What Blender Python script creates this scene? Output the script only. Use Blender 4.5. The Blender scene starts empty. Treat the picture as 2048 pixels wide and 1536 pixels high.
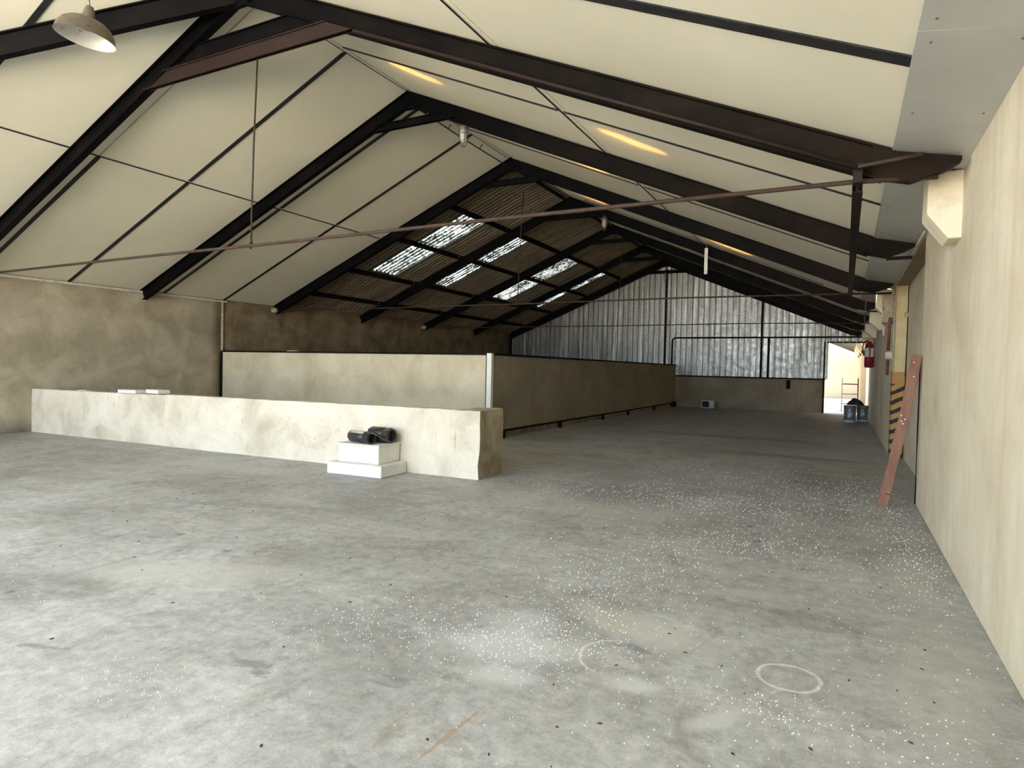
import bpy, bmesh, math, random
from mathutils import Vector, Matrix
random.seed(7)
PI = math.pi
scene = bpy.context.scene
COL = scene.collection

# ------------------------------------------------------------ camera
YAW, PITCH, ROLL, F = 0.4811, -0.0255, 0.0222, 1272.3
def cam_basis():
    cy, sy = math.cos(YAW), math.sin(YAW)
    f = Vector((-sy*math.cos(PITCH), cy*math.cos(PITCH), math.sin(PITCH)))
    r = Vector((cy, sy, 0)); u = r.cross(f)
    cr, sr = math.cos(ROLL), math.sin(ROLL)
    return cr*r + sr*u, -sr*r + cr*u, f
_r, _u, _f = cam_basis()
cd = bpy.data.cameras.new('camera'); cam = bpy.data.objects.new('camera', cd); COL.objects.link(cam)
cd.sensor_width = 36; cd.lens = F/2048*36; cd.clip_start = .05; cd.clip_end = 400
M = Matrix((( _r.x, _u.x, -_f.x, 0), (_r.y, _u.y, -_f.y, 0), (_r.z, _u.z, -_f.z, 1.5), (0, 0, 0, 1)))
cam.matrix_world = M
scene.camera = cam

# ------------------------------------------------------------ world, sun, exposure
w = bpy.data.worlds.new('sky'); scene.world = w; w.use_nodes = True
nt = w.node_tree; bg = nt.nodes['Background']
bg.inputs['Color'].default_value = (.62, .79, 1.0, 1); bg.inputs['Strength'].default_value = 1.1
SUN_DIR = Vector((.28, -.36, -.89)).normalized()
sd = bpy.data.lights.new('sun', 'SUN'); sun = bpy.data.objects.new('sun', sd); COL.objects.link(sun)
sd.energy = 9.0; sd.color = (1, .86, .66); sd.angle = math.radians(8.0)
sun.rotation_euler = SUN_DIR.to_track_quat('-Z', 'Y').to_euler(); sun.location = (-10, 10, 30)
scene.view_settings.view_transform = 'Standard'; scene.view_settings.look = 'None'
scene.view_settings.exposure = 3.15; scene.view_settings.gamma = 1
scene.view_settings.use_curve_mapping = False
try:
    scene.cycles.max_bounces = 10; scene.cycles.diffuse_bounces = 7; scene.cycles.glossy_bounces = 3
    scene.cycles.transparent_max_bounces = 12; scene.cycles.use_denoising = True
    scene.cycles.sample_clamp_indirect = 6
    scene.cycles.caustics_reflective = False; scene.cycles.caustics_refractive = False
except Exception: pass

# ------------------------------------------------------------ materials
class N:
    def __init__(s, name):
        s.m = bpy.data.materials.new(name); s.m.use_nodes = True
        s.t = s.m.node_tree; s.b = s.t.nodes['Principled BSDF']; s.out = s.t.nodes['Material Output']
        tc = s.t.nodes.new('ShaderNodeTexCoord'); s.co = tc.outputs['Object']
    def n(s, k, **kw):
        x = s.t.nodes.new(k)
        for a, b in kw.items(): setattr(x, a, b)
        return x
    def l(s, a, b): s.t.links.new(a, b)
    def mapped(s, scale=(1, 1, 1), loc=(0, 0, 0), rot=(0, 0, 0)):
        m = s.n('ShaderNodeMapping'); s.l(s.co, m.inputs[0])
        m.inputs['Scale'].default_value = scale; m.inputs['Location'].default_value = loc; m.inputs['Rotation'].default_value = rot
        return m.outputs[0]
    def noise(s, scale, detail=5, rough=.6, co=None, dist=0):
        x = s.n('ShaderNodeTexNoise'); s.l(co or s.co, x.inputs['Vector'])
        x.inputs['Scale'].default_value = scale; x.inputs['Detail'].default_value = detail
        x.inputs['Roughness'].default_value = rough; x.inputs['Distortion'].default_value = dist
        return x.outputs[0]
    def ramp(s, fac, stops):
        r = s.n('ShaderNodeValToRGB'); s.l(fac, r.inputs[0]); e = r.color_ramp.elements
        while len(e) < len(stops): e.new(.5)
        for i, (p, c) in enumerate(stops):
            e[i].position = p
            if not hasattr(c, '__len__'): c = (c, c, c)
            e[i].color = (*c[:3], 1)
        return r.outputs[0]
    def mix(s, fac, a, b, mode='MIX'):
        x = s.n('ShaderNodeMix', data_type='RGBA', blend_type=mode)
        if isinstance(fac, (int, float)): x.inputs[0].default_value = fac
        else: s.l(fac, x.inputs[0])
        for i, v in ((6, a), (7, b)):
            if isinstance(v, (tuple, list)): x.inputs[i].default_value = (*v[:3], 1)
            else: s.l(v, x.inputs[i])
        return x.outputs[2]
    def math(s, op, a, b=None, c=None, clamp=False):
        x = s.n('ShaderNodeMath', operation=op); x.use_clamp = clamp
        for i, v in enumerate((a, b, c)):
            if v is None: continue
            if isinstance(v, (int, float)): x.inputs[i].default_value = v
            else: s.l(v, x.inputs[i])
        return x.outputs[0]
    def bump(s, h, strength=.3, dist=.01):
        b = s.n('ShaderNodeBump'); b.inputs['Strength'].default_value = strength; b.inputs['Distance'].default_value = dist
        s.l(h, b.inputs['Height']); s.l(b.outputs[0], s.b.inputs['Normal'])
    def fin(s, col=None, rough=.8, metal=0, spec=.3):
        if col is not None:
            if isinstance(col, (tuple, list)): s.b.inputs['Base Color'].default_value = (*col[:3], 1)
            else: s.l(col, s.b.inputs['Base Color'])
        if isinstance(rough, (int, float)): s.b.inputs['Roughness'].default_value = rough
        else: s.l(rough, s.b.inputs['Roughness'])
        s.b.inputs['Metallic'].default_value = metal
        s.b.inputs['Specular IOR Level'].default_value = spec
        return s.m

def mottled(name, a, b, scale=2.0, c=None, stretch=(1, 1, 1), bump=.3, rough=.85, metal=0, spec=.25, detail=7, fine=.12):
    q = N(name); co = q.mapped(stretch)
    n1 = q.noise(scale, detail, .65, co, .3)
    col = q.ramp(n1, [(.32, a), (.68, b)])
    if c is not None:
        n2 = q.noise(scale*3.1, 6, .7, co)
        col = q.mix(q.ramp(n2, [(.58, 0), (.68, 1)]), col, c)
    n3 = q.noise(scale*22, 4, .7, q.co)
    col = q.mix(fine, col, q.ramp(n3, [(.3, (.15,)*3), (.7, (.95,)*3)]), 'OVERLAY')
    q.bump(n3, bump, .006)
    return q.fin(col, rough, metal, spec)

def plain(name, col, rough=.6, metal=0, spec=.4, var=.25):
    q = N(name); n1 = q.noise(14, 5, .65)
    d = tuple(x*(1-var) for x in col); u = tuple(min(1, x*(1+var)) for x in col)
    q.bump(q.noise(60, 3), .12, .003)
    return q.fin(q.ramp(n1, [(.35, d), (.65, u)]), rough, metal, spec)

def dirt_wall(name, base, dark, pale, zdirt=0.0, streak=.5, blot=.5, scale=1.0):
    """plaster: blotches, vertical streaks, small chips."""
    q = N(name)
    big = q.noise(.9*scale, 6, .62, q.co, .4)
    col = q.ramp(big, [(.3, dark), (.5, base), (.72, pale)])
    st = q.noise(2.2, 5, .6, q.mapped((3.0, 3.0, .22)))
    col = q.mix(q.math('MULTIPLY', q.ramp(st, [(.5, 0), (.72, 1)]), streak), col, dark)
    st2 = q.noise(1.7, 4, .6, q.mapped((4.0, 4.0, .35), (5, 2, 1)))
    col = q.mix(q.math('MULTIPLY', q.ramp(st2, [(.55, 0), (.75, 1)]), streak*.8), col, pale)
    ch = q.noise(9, 6, .75, q.mapped((1, 1, .6)))
    col = q.mix(q.math('MULTIPLY', q.ramp(ch, [(.60, 0), (.68, 1)]), blot), col, tuple(x*.72 for x in dark))
    fine = q.noise(70, 3, .6)
    col = q.mix(.14, col, q.ramp(fine, [(.3, (.1,)*3), (.7, (.9,)*3)]), 'OVERLAY')
    hh = q.math('ADD', q.math('MULTIPLY', ch, .8), q.math('MULTIPLY', fine, .25))
    q.bump(hh, .35, .012)
    return q.fin(col, .9, 0, .2)

M_ = {}
M_['wall_right'] = dirt_wall('plaster_cream', (.68, .59, .43), (.55, .45, .31), (.80, .72, .56), streak=.45, blot=.12)
M_['wall_left'] = dirt_wall('plaster_greybrown', (.40, .34, .24), (.30, .245, .165), (.52, .45, .33), streak=.12, blot=.35, scale=1.6)
M_['wall_left_far'] = dirt_wall('bare_render_brown', (.21, .155, .09), (.13, .09, .05), (.31, .24, .15), streak=.1, blot=.3, scale=1.9)
M_['low_wall'] = dirt_wall('limewashed_render', (.66, .585, .46), (.47, .405, .30), (.74, .675, .56), streak=.1, blot=.45, scale=1.7)
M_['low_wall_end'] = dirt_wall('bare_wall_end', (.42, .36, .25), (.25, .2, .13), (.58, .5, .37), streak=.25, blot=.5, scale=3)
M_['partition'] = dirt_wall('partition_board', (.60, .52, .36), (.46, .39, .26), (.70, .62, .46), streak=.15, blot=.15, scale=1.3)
M_['partition_side'] = dirt_wall('partition_side_board', (.33, .28, .20), (.26, .22, .15), (.40, .345, .25), streak=.15, blot=.08, scale=1.3)  # same board as the front, with the side's shade put into the colour
M_['block_wall'] = dirt_wall('far_wall_render', (.33, .265, .185), (.22, .175, .12), (.42, .345, .25), streak=.3, blot=.12)
M_['corbel'] = dirt_wall('painted_concrete', (.78, .68, .50), (.64, .54, .39), (.84, .75, .58), streak=.1, blot=.1, scale=3)
M_['beam_paint'] = mottled('black_steel_paint', (.0035, .0035, .004), (.008, .007, .007), 2.5, (.014, .011, .009), (1, 1, 1), .3, .6, 0, .07)
# rafters: black near the ridge, rusty brown toward the right eave
def rust_mat():
    q = N('black_and_rust_steel')
    sep = q.n('ShaderNodeSeparateXYZ'); q.l(q.co, sep.inputs[0])
    gx = q.n('ShaderNodeMapRange'); q.l(sep.outputs[0], gx.inputs[0])
    gx.inputs[1].default_value = -5.5; gx.inputs[2].default_value = .2; gx.clamp = True
    nn = q.noise(1.6, 7, .7)
    f = q.math('ADD', q.math('MULTIPLY', gx.outputs[0], .42), nn)
    col = q.ramp(f, [(.50, (.0015, .0015, .002)), (.72, (.007, .0048, .0034)), (.95, (.017, .0105, .0065))])
    sp = q.noise(26, 5, .75)
    col = q.mix(q.math('MULTIPLY', q.ramp(sp, [(.66, 0), (.72, 1)]), .45), col, (.10, .075, .05))
    q.bump(q.noise(30, 4), .3, .006)
    return q.fin(col, .6, 0, .07)
M_['rafter'] = rust_mat()
M_['brown_steel'] = mottled('brown_primer_steel', (.012, .005, .0035), (.020, .009, .006), 3, (.010, .006, .005), bump=.2, rough=.6)
M_['rust_rod'] = mottled('rusty_rod', (.038, .022, .014), (.065, .040, .026), 6, (.024, .016, .010), bump=.3, rough=.7)
M_['dark_strip'] = mottled('joint_strip_metal', (.012, .011, .012), (.030, .028, .030), 8, (.05, .047, .045), (1, 1, 1), .2, .5)
M_['purlin'] = mottled('purlin_steel', (.006, .0045, .0035), (.014, .010, .007), 4, (.022, .015, .010), bump=.3, rough=.7, spec=.12)
M_['trim_white'] = plain('off_white_paint', (.60, .55, .44), .7)
M_['white_paint'] = plain('white_paint', (.80, .78, .70), .5, var=.05)
M_['grey_sheet'] = mottled('grey_galvanised_flashing', (.46, .465, .45), (.54, .54, .52), 1.3, bump=.05, rough=.45, metal=.15, spec=.5, fine=.03)

def ceil_mat():
    q = N('white_foam_ceiling_panel')
    big = q.noise(.7, 5, .55)
    col = q.ramp(big, [(.3, (.79, .765, .62)), (.7, (.87, .85, .71))])
    fine = q.noise(55, 4, .7)
    col = q.mix(.09, col, q.ramp(fine, [(.3, (.1,)*3), (.7, (.9,)*3)]), 'OVERLAY')
    sp = q.noise(9, 6, .8)
    col = q.mix(q.math('MULTIPLY', q.ramp(sp, [(.70, 0), (.76, 1)]), .35), col, (.42, .38, .30))
    q.bump(fine, .2, .004); q.fin(col, .7, 0, .2)
    tr = q.n('ShaderNodeBsdfTranslucent'); tr.inputs[0].default_value = (1, .72, .38, 1)
    ms = q.n('ShaderNodeMixShader'); ms.inputs[0].default_value = .21
    q.l(q.b.outputs[0], ms.inputs[1]); q.l(tr.outputs[0], ms.inputs[2]); q.l(ms.outputs[0], q.out.inputs[0])
    return q.m
M_['ceiling'] = ceil_mat()

def corr_mat():
    q = N('weathered_corrugated_roof')
    st = q.noise(1.6, 6, .65, q.mapped((.5, 2.5, .5)))
    col = q.ramp(st, [(.3, (.13, .10, .07)), (.7, (.30, .245, .18))])
    n2 = q.noise(7, 6, .7)
    col = q.mix(q.ramp(n2, [(.56, 0), (.7, .7)]), col, (.07, .05, .035))
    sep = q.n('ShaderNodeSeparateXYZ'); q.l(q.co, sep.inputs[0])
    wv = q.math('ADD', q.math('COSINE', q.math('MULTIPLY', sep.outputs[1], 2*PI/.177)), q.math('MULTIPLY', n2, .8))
    col = q.mix(q.ramp(wv, [(.4, 0), (1.0, .75)]), col, (.05, .035, .022))   # shading of the corrugation put into the colour, dark along the crests
    q.bump(n2, .3, .01)
    return q.fin(col, .85, 0, .2)
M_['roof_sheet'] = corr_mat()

def sky_sheet():
    q = N('clear_skylight_sheet')
    n1 = q.noise(13, 8, .9, q.mapped((1, 1.3, 1)), .8)
    n2 = q.noise(2.2, 4, .6)
    f = q.math('ADD', n1, q.math('MULTIPLY', n2, .35))
    sep = q.n('ShaderNodeSeparateXYZ'); q.l(q.co, sep.inputs[0])
    wv = q.math('COSINE', q.math('MULTIPLY', sep.outputs[1], 2*PI/.177))
    f = q.math('ADD', f, q.math('MULTIPLY', wv, -.07))     # corrugation shading painted into the leaf litter mask, darker along the valleys
    fac = q.ramp(f, [(.60, 0), (.66, 1)])
    q.fin((.07, .075, .05), .8)
    tp = q.n('ShaderNodeBsdfTransparent'); tp.inputs[0].default_value = (.34, .37, .36, 1)
    tl = q.n('ShaderNodeBsdfTranslucent'); tl.inputs[0].default_value = (.16, .17, .15, 1)
    m1 = q.n('ShaderNodeMixShader'); m1.inputs[0].default_value = .45
    q.l(tp.outputs[0], m1.inputs[1]); q.l(tl.outputs[0], m1.inputs[2])
    ms = q.n('ShaderNodeMixShader'); q.l(fac, ms.inputs[0]); q.l(m1.outputs[0], ms.inputs[1]); q.l(q.b.outputs[0], ms.inputs[2])
    q.l(ms.outputs[0], q.out.inputs[0])
    return q.m
M_['skylight'] = sky_sheet()

def galv():
    q = N('galvanised_cladding')
    vor = q.n('ShaderNodeTexVoronoi'); q.l(q.co, vor.inputs['Vector']); vor.inputs['Scale'].default_value = 26
    a = q.ramp(vor.outputs['Color'], [(.2, (.31, .295, .25)), (.8, (.50, .48, .42))])
    n1 = q.noise(1.2, 6, .65, q.mapped((3, 1, .5)))
    col = q.mix(q.ramp(n1, [(.45, 0), (.7, .75)]), a, (.26, .225, .165))
    n2 = q.noise(1.0, 4, .7, q.mapped((9, 1, .22), (3, 0, 1)))
    col = q.mix(q.ramp(n2, [(.50, 0), (.66, .7)]), col, (.15, .13, .09))
    n3 = q.noise(1.0, 3, .6, q.mapped((7, 1, .3), (9, 0, 4)))
    col = q.mix(q.ramp(n3, [(.56, 0), (.68, .7)]), col, (.80, .78, .70))
    rr = q.ramp(q.noise(5, 5), [(.3, .28), (.7, .5)])
    q.bump(q.noise(9, 5, .7), .3, .012)
    return q.fin(col, rr, .8, .5)
M_['galv'] = galv()

def floor_mat():
    q = N('worn_concrete_floor')
    n1 = q.noise(.55, 8, .62, q.co, .5)
    col = q.ramp(n1, [(.34, (.255, .25, .235)), (.5, (.345, .345, .33)), (.64, (.43, .435, .42))])
    # long diagonal scuffs
    n2 = q.noise(1.6, 7, .7, q.mapped((.55, 1.7, 1), rot=(0, 0, -.5)), .6)
    col = q.mix(q.ramp(n2, [(.47, 0), (.66, .7)]), col, (.47, .465, .44))
    n3 = q.noise(2.4, 7, .72, q.mapped((1.2, .7, 1), (3, 1, 0)), .8)
    col = q.mix(q.ramp(n3, [(.50, 0), (.66, .65)]), col, (.215, .205, .185))
    n4 = q.noise(11, 8, .8)
    col = q.mix(.55, col, q.ramp(n4, [(.33, (.25,)*3), (.67, (.78,)*3)]), 'OVERLAY')
    n5 = q.noise(95, 3, .7)
    col = q.mix(.16, col, q.ramp(n5, [(.3, (.1,)*3), (.7, (.9,)*3)]), 'OVERLAY')
    # dark drips
    vor = q.n('ShaderNodeTexVoronoi'); vor.inputs['Scale'].default_value = 1.7
    dm = q.n('ShaderNodeVectorMath', operation='ADD'); q.l(q.co, dm.inputs[0])
    nz = q.n('ShaderNodeTexNoise'); q.l(q.co, nz.inputs['Vector']); nz.inputs['Scale'].default_value = 9
    sc = q.n('ShaderNodeVectorMath', operation='SCALE'); q.l(nz.outputs['Color'], sc.inputs[0]); sc.inputs['Scale'].default_value = .10
    q.l(sc.outputs[0], dm.inputs[1]); q.l(dm.outputs[0], vor.inputs['Vector'])
    spot = q.ramp(vor.outputs['Distance'], [(.035, .8), (.075, 0)])
    col = q.mix(spot, col, (.10, .10, .10))
    warp = dm.outputs[0]
    # blotches with a shape of their own: (x, y, rx, ry, angle, colour, strength)
    def blob(cx, cy, rx, ry, a, c, s, soft=.5, col=None, src=warp):
        mp = q.n('ShaderNodeMapping', vector_type='TEXTURE'); q.l(src, mp.inputs[0])
        mp.inputs['Location'].default_value = (cx+.05, cy+.05, .05); mp.inputs['Rotation'].default_value = (0, 0, a)
        mp.inputs['Scale'].default_value = (rx, ry, 1)
        vm = q.n('ShaderNodeVectorMath', operation='MULTIPLY'); q.l(mp.outputs[0], vm.inputs[0]); vm.inputs[1].default_value = (1, 1, 0)
        ln = q.n('ShaderNodeVectorMath', operation='LENGTH'); q.l(vm.outputs[0], ln.inputs[0])
        d = q.math('ADD', ln.outputs['Value'], q.math('MULTIPLY', q.math('SUBTRACT', n4, .5), 2.2))
        fac = q.ramp(d, [(1-soft, s), (1.0, 0)]) if soft < 1 else q.ramp(d, [(0, s), (1.0, 0)])
        return q.mix(fac, col, c)
    pale = (.56, .57, .56); cream = (.52, .50, .44); dk = (.20, .20, .20); tan = (.34, .235, .14)
    B = [(-1.55, 3.02, .42, .26, .3, pale, .75), (-1.62, 3.35, .30, .22, .1, pale, .5), (-1.42, 2.72, .22, .13, .2, pale, .7),
         (-1.05, 3.62, .50, .20, -.25, cream, .65), (-.84, 2.95, .15, .09, .2, pale, .7), (-.46, 2.80, .18, .07, .9, pale, .5),
         (-.80, 4.95, .28, .12, 0, cream, .5), (-.55, 4.55, .30, .10, .3, pale, .35), (-7.7, 6.1, 1.5, .22, .05, (.46, .45, .42), .8), (-8.6, 5.4, 1.2, .2, .2, (.45, .43, .38), .6),
         (-4.1, 2.9, .9, .25, .5, cream, .45), (-2.9, 6.55, 1.7, .45, -.1, cream, .4), (.48, 3.8, .25, .9, -.1, cream, .35), (.5, 5.6, .2, .8, 0, cream, .45),
         (-2.56, 2.19, .16, .05, .2, dk, .8), (-2.45, 2.13, .07, .045, 0, dk, .8), (-3.64, 1.78, .17, .035, .4, dk, .7), (-1.89, 2.43, .13, .018, .1, dk, .75), (-1.87, 2.36, .12, .02, .1, dk, .75),
         (-.95, 3.33, .14, .04, 0, dk, .7), (-.30, 4.3, .10, .05, 0, dk, .5), (-1.66, 2.55, .04, .03, 0, dk, .7), (-1.6, 1.8, .05, .04, 0, dk, .7),
         (-5.5, 4.6, 1.2, .12, .35, dk, .45), (-3.2, 4.2, .6, .09, .5, dk, .4), (-.9, 12.5, 1.6, .35, 0, (.17, .12, .09), .55), (-2.5, 15.5, 2.4, .5, 0, (.15, .12, .09), .5)]
    for b_ in B: col = blob(*b_, col=col)
    # long tan scratch lines
    for (x0, y0, x1, y1, wd, s) in [(-1.36, 2.50, -1.40, 1.85, .016, .75), (-1.62, 2.34, -1.64, 1.95, .010, .5), (-1.58, 2.2, -1.60, 1.9, .008, .5)]:
        L = math.hypot(x1-x0, y1-y0)/2; a = math.atan2(y1-y0, x1-x0)
        col = blob((x0+x1)/2-.05, (y0+y1)/2-.05, L, wd, a, tan, s, .5, col, q.co)
    # slab joints across the hall
    sep = q.n('ShaderNodeSeparateXYZ'); q.l(q.co, sep.inputs[0])
    for yj, sj in ((8.1, .5), (4.6, .3), (11.9, .3), (17.5, .3)):
        dd = q.math('ABSOLUTE', q.math('SUBTRACT', q.math('ADD', sep.outputs[1], q.math('MULTIPLY', q.math('SUBTRACT', nz.outputs[0], .5), .05)), yj))
        col = q.mix(q.ramp(dd, [(.006, sj), (.022, 0)]), col, (.50, .48, .43))
    # chalk rings: one full, one part rubbed out
    def ring(cx, cy, r, wd, s, col, half=False):
        mp = q.n('ShaderNodeMapping', vector_type='TEXTURE'); q.l(q.co, mp.inputs[0]); mp.inputs['Location'].default_value = (cx, cy, 0)
        ln = q.n('ShaderNodeVectorMath', operation='LENGTH'); q.l(mp.outputs[0], ln.inputs[0])
        d = q.math('ABSOLUTE', q.math('SUBTRACT', ln.outputs['Value'], q.math('ADD', r-.012, q.math('MULTIPLY', nz.outputs[0], .024))))
        fac = q.math('MULTIPLY', q.ramp(d, [(wd*.35, s), (wd, 0)]), q.ramp(n4, [(.3, .45), (.55, 1)]))
        if half:
            sx = q.n('ShaderNodeSeparateXYZ'); q.l(mp.outputs[0], sx.inputs[0])
            fac = q.math('MULTIPLY', fac, q.ramp(q.math('ADD', q.math('MULTIPLY', sx.outputs[0], -2), .5), [(.55, 0), (.8, 1)]))
        return q.mix(fac, col, (.66, .67, .63))
    col = ring(-.198, 3.40, .143, .014, .85, col)
    col = ring(-.98, 3.18, .22, .012, .8, col, True)
    # footprint-like mottling along the right wall
    vv = q.noise(26, 5, .8, q.mapped((1.0, 1.6, 1)))
    msk = q.n('ShaderNodeMapRange'); q.l(sep.outputs[0], msk.inputs[0]); msk.inputs[1].default_value = -.15; msk.inputs[2].default_value = .45
    mk = q.math('MULTIPLY', msk.outputs[0], q.ramp(vv, [(.5, 0), (.6, .55)]))
    col = q.mix(mk, col, (.47, .44, .38))
    h = q.math('ADD', q.math('MULTIPLY', n4, .8), q.math('MULTIPLY', n5, .3))
    q.bump(h, .25, .008)
    rr = q.ramp(n1, [(.3, .48), (.7, .72)])
    return q.fin(col, rr, 0, .4)
M_['floor'] = floor_mat()
M_['apron'] = mottled('outdoor_concrete', (.50, .47, .42), (.58, .55, .49), 1.0)
M_['cream_far'] = plain('sunlit_cream_wall', (.42, .35, .25), .9, var=.05)
M_['foam'] = mottled('white_polystyrene', (.68, .66, .60), (.74, .72, .66), 5, (.58, .55, .49), bump=.1, rough=.8, fine=.03)
M_['black_plastic'] = plain('black_plastic', (.022, .02, .022), .35, spec=.5)
M_['label_grey'] = plain('pale_wrapper', (.45, .42, .34), .35, spec=.5)
M_['plank'] = mottled('red_brown_plank', (.22, .105, .07), (.32, .17, .115), 3, (.42, .27, .2), (3, 3, .5), .3, .8)
M_['nail'] = plain('pale_nail', (.75, .72, .68), .5)
M_['red'] = plain('red_enamel', (.22, .012, .022), .3, spec=.5)
M_['paper'] = plain('white_label', (.72, .69, .62), .6, var=.04)
M_['brass'] = plain('dull_brass', (.30, .22, .12), .4, .6)
M_['bucket'] = mottled('grey_metal_pail', (.16, .19, .195), (.34, .38, .38), 6, (.4, .43, .43), bump=.1, rough=.4, metal=.4, spec=.5)
M_['bucket_band'] = plain('pale_pail_band', (.50, .55, .54), .5)
M_['bag'] = plain('black_bag', (.025, .02, .018), .6)
M_['red_frame'] = plain('dark_red_steel', (.06, .012, .015), .5)
M_['mw_white'] = plain('appliance_white', (.62, .60, .53), .4, var=.04)
M_['dark_glass'] = plain('dark_glass', (.012, .013, .016), .15, spec=.6)
M_['grey_box'] = mottled('old_metal_box', (.34, .27, .18), (.48, .39, .27), 7, (.2, .13, .08), bump=.2, rough=.6)
M_['red_pipe'] = plain('brown_red_pipe', (.16, .05, .035), .5)
M_['conduit'] = plain('pale_conduit', (.50, .46, .36), .6)
M_['black_cable'] = plain('black_cable', (.02, .016, .014), .6)
M_['enamel_out'] = mottled('rusty_enamel', (.075, .058, .04), (.13, .105, .075), 7, (.05, .03, .018), bump=.2, rough=.5)
M_['enamel_in'] = mottled('white_enamel', (.36, .33, .28), (.48, .46, .41), 4, (.22, .14, .10), bump=.05, rough=.25, spec=.5)
M_['lamp_metal'] = plain('lamp_metal', (.14, .12, .10), .5, .2)
M_['bulb'] = plain('bulb_glass', (.45, .43, .38), .15, spec=.6)
M_['string'] = plain('pink_string', (.40, .20, .16), .8)
M_['bead'] = plain('polystyrene_bead', (.92, .92, .92), .6, var=.03)
M_['chip'] = plain('dark_debris', (.05, .04, .035), .8)
M_['chip_red'] = plain('red_debris', (.15, .03, .03), .8)
M_['door_jamb'] = plain('dark_jamb', (.04, .03, .022), .7)

def glass_mat():
    q = N('jar_glass')
    q.fin((.75, .75, .7), .1, 0, .5)
    q.b.inputs['Alpha'].default_value = .35
    return q.m
M_['glass'] = glass_mat()

def pillar_mat():
    q = N('yellow_pillar_with_hazard_bands')
    sep = q.n('ShaderNodeSeparateXYZ'); q.l(q.co, sep.inputs[0])
    z, x = sep.outputs[2], sep.outputs[0]
    n1 = q.noise(6, 6, .7); n2 = q.noise(22, 5, .8)
    up = q.ramp(n1, [(.3, (.56, .44, .22)), (.7, (.68, .57, .33))])
    up = q.mix(q.ramp(n2, [(.62, 0), (.68, .8)]), up, (.25, .17, .08))
    low = q.ramp(n1, [(.3, (.42, .22, .07)), (.7, (.52, .30, .11))])
    ph = q.math('ADD', q.math('MULTIPLY', z, 1.0), q.math('MULTIPLY', x, -.55))
    fr = q.math('FRACT', q.math('MULTIPLY', q.math('ADD', ph, q.math('MULTIPLY', q.math('SUBTRACT', n1, .5), .05)), 5.6))
    band = q.math('LESS_THAN', fr, .44)
    low = q.mix(band, low, (.035, .03, .028))
    low = q.mix(q.math('GREATER_THAN', z, 1.36), low, q.ramp(n1, [(.3, (.42, .22, .07)), (.7, (.50, .29, .11))]))
    low = q.mix(q.ramp(n2, [(.66, 0), (.7, .6)]), low, (.6, .52, .42))
    col = q.mix(q.math('GREATER_THAN', z, 1.58), low, up)
    q.bump(n2, .25, .005)
    return q.fin(col, .75, 0, .3)
M_['pillar'] = pillar_mat()

# ------------------------------------------------------------ mesh helpers
def bm_box(bm, x0, x1, y0, y1, z0, z1):
    vs = [bm.verts.new(p) for p in ((x0,y0,z0),(x1,y0,z0),(x1,y1,z0),(x0,y1,z0),(x0,y0,z1),(x1,y0,z1),(x1,y1,z1),(x0,y1,z1))]
    for f in ((0,3,2,1),(4,5,6,7),(0,1,5,4),(1,2,6,5),(2,3,7,6),(3,0,4,7)): bm.faces.new([vs[i] for i in f])
    return vs
def frame_of(a, b, up=Vector((0, 0, 1))):
    d = (b-a).normalized(); s = d.cross(up)
    if s.length < 1e-4: s = d.cross(Vector((0, 1, 0)))
    s.normalize(); u = s.cross(d).normalized()
    return d, s, u
def bm_tube(bm, pts, r, seg=10, cap=True):
    pts = [Vector(p) for p in pts]; rings = []
    rs = r if hasattr(r, '__len__') else [r]*len(pts)
    for i, p in enumerate(pts):
        a = pts[max(0, i-1)]; b = pts[min(len(pts)-1, i+1)]
        d, s, u = frame_of(a, b)
        rings.append([bm.verts.new(p + (s*math.cos(2*PI*k/seg) + u*math.sin(2*PI*k/seg))*rs[i]) for k in range(seg)])
    for i in range(len(rings)-1):
        for k in range(seg):
            f = bm.faces.new((rings[i][k], rings[i][(k+1) % seg], rings[i+1][(k+1) % seg], rings[i+1][k])); f.smooth = True
    if cap: bm.faces.new(rings[0][::-1]); bm.faces.new(rings[-1])
def bm_prism(bm, prof, a, b, up=Vector((0, 0, 1))):
    """profile [(s,u)] swept from a to b"""
    a, b = Vector(a), Vector(b); d, s, u = frame_of(a, b, up)
    r0 = [bm.verts.new(a + s*x + u*y) for x, y in prof]; r1 = [bm.verts.new(b + s*x + u*y) for x, y in prof]
    n = len(prof)
    for k in range(n): bm.faces.new((r0[k], r0[(k+1) % n], r1[(k+1) % n], r1[k]))
    bm.faces.new(r0[::-1]); bm.faces.new(r1)
def bm_lathe(bm, prof, c, seg=24, axis='Z', cap=True):
    """prof [(r, h)] turned about an upright axis through c"""
    c = Vector(c); rings = []
    for r, h in prof:
        if r < 1e-5: rings.append([bm.verts.new(c + Vector((0, 0, h)))])
        else: rings.append([bm.verts.new(c + Vector((r*math.cos(2*PI*k/seg), r*math.sin(2*PI*k/seg), h))) for k in range(seg)])
    for i in range(len(rings)-1):
        A, B = rings[i], rings[i+1]
        for k in range(seg):
            k2 = (k+1) % seg
            if len(A) == 1 and len(B) == 1: continue
            if len(A) == 1: f = bm.faces.new((A[0], B[k2], B[k]))
            elif len(B) == 1: f = bm.faces.new((A[k], A[k2], B[0]))
            else: f = bm.faces.new((A[k], A[k2], B[k2], B[k]))
            f.smooth = True
    if cap:
        if len(rings[0]) > 1: bm.faces.new(rings[0][::-1])
        if len(rings[-1]) > 1: bm.faces.new(rings[-1])
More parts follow.
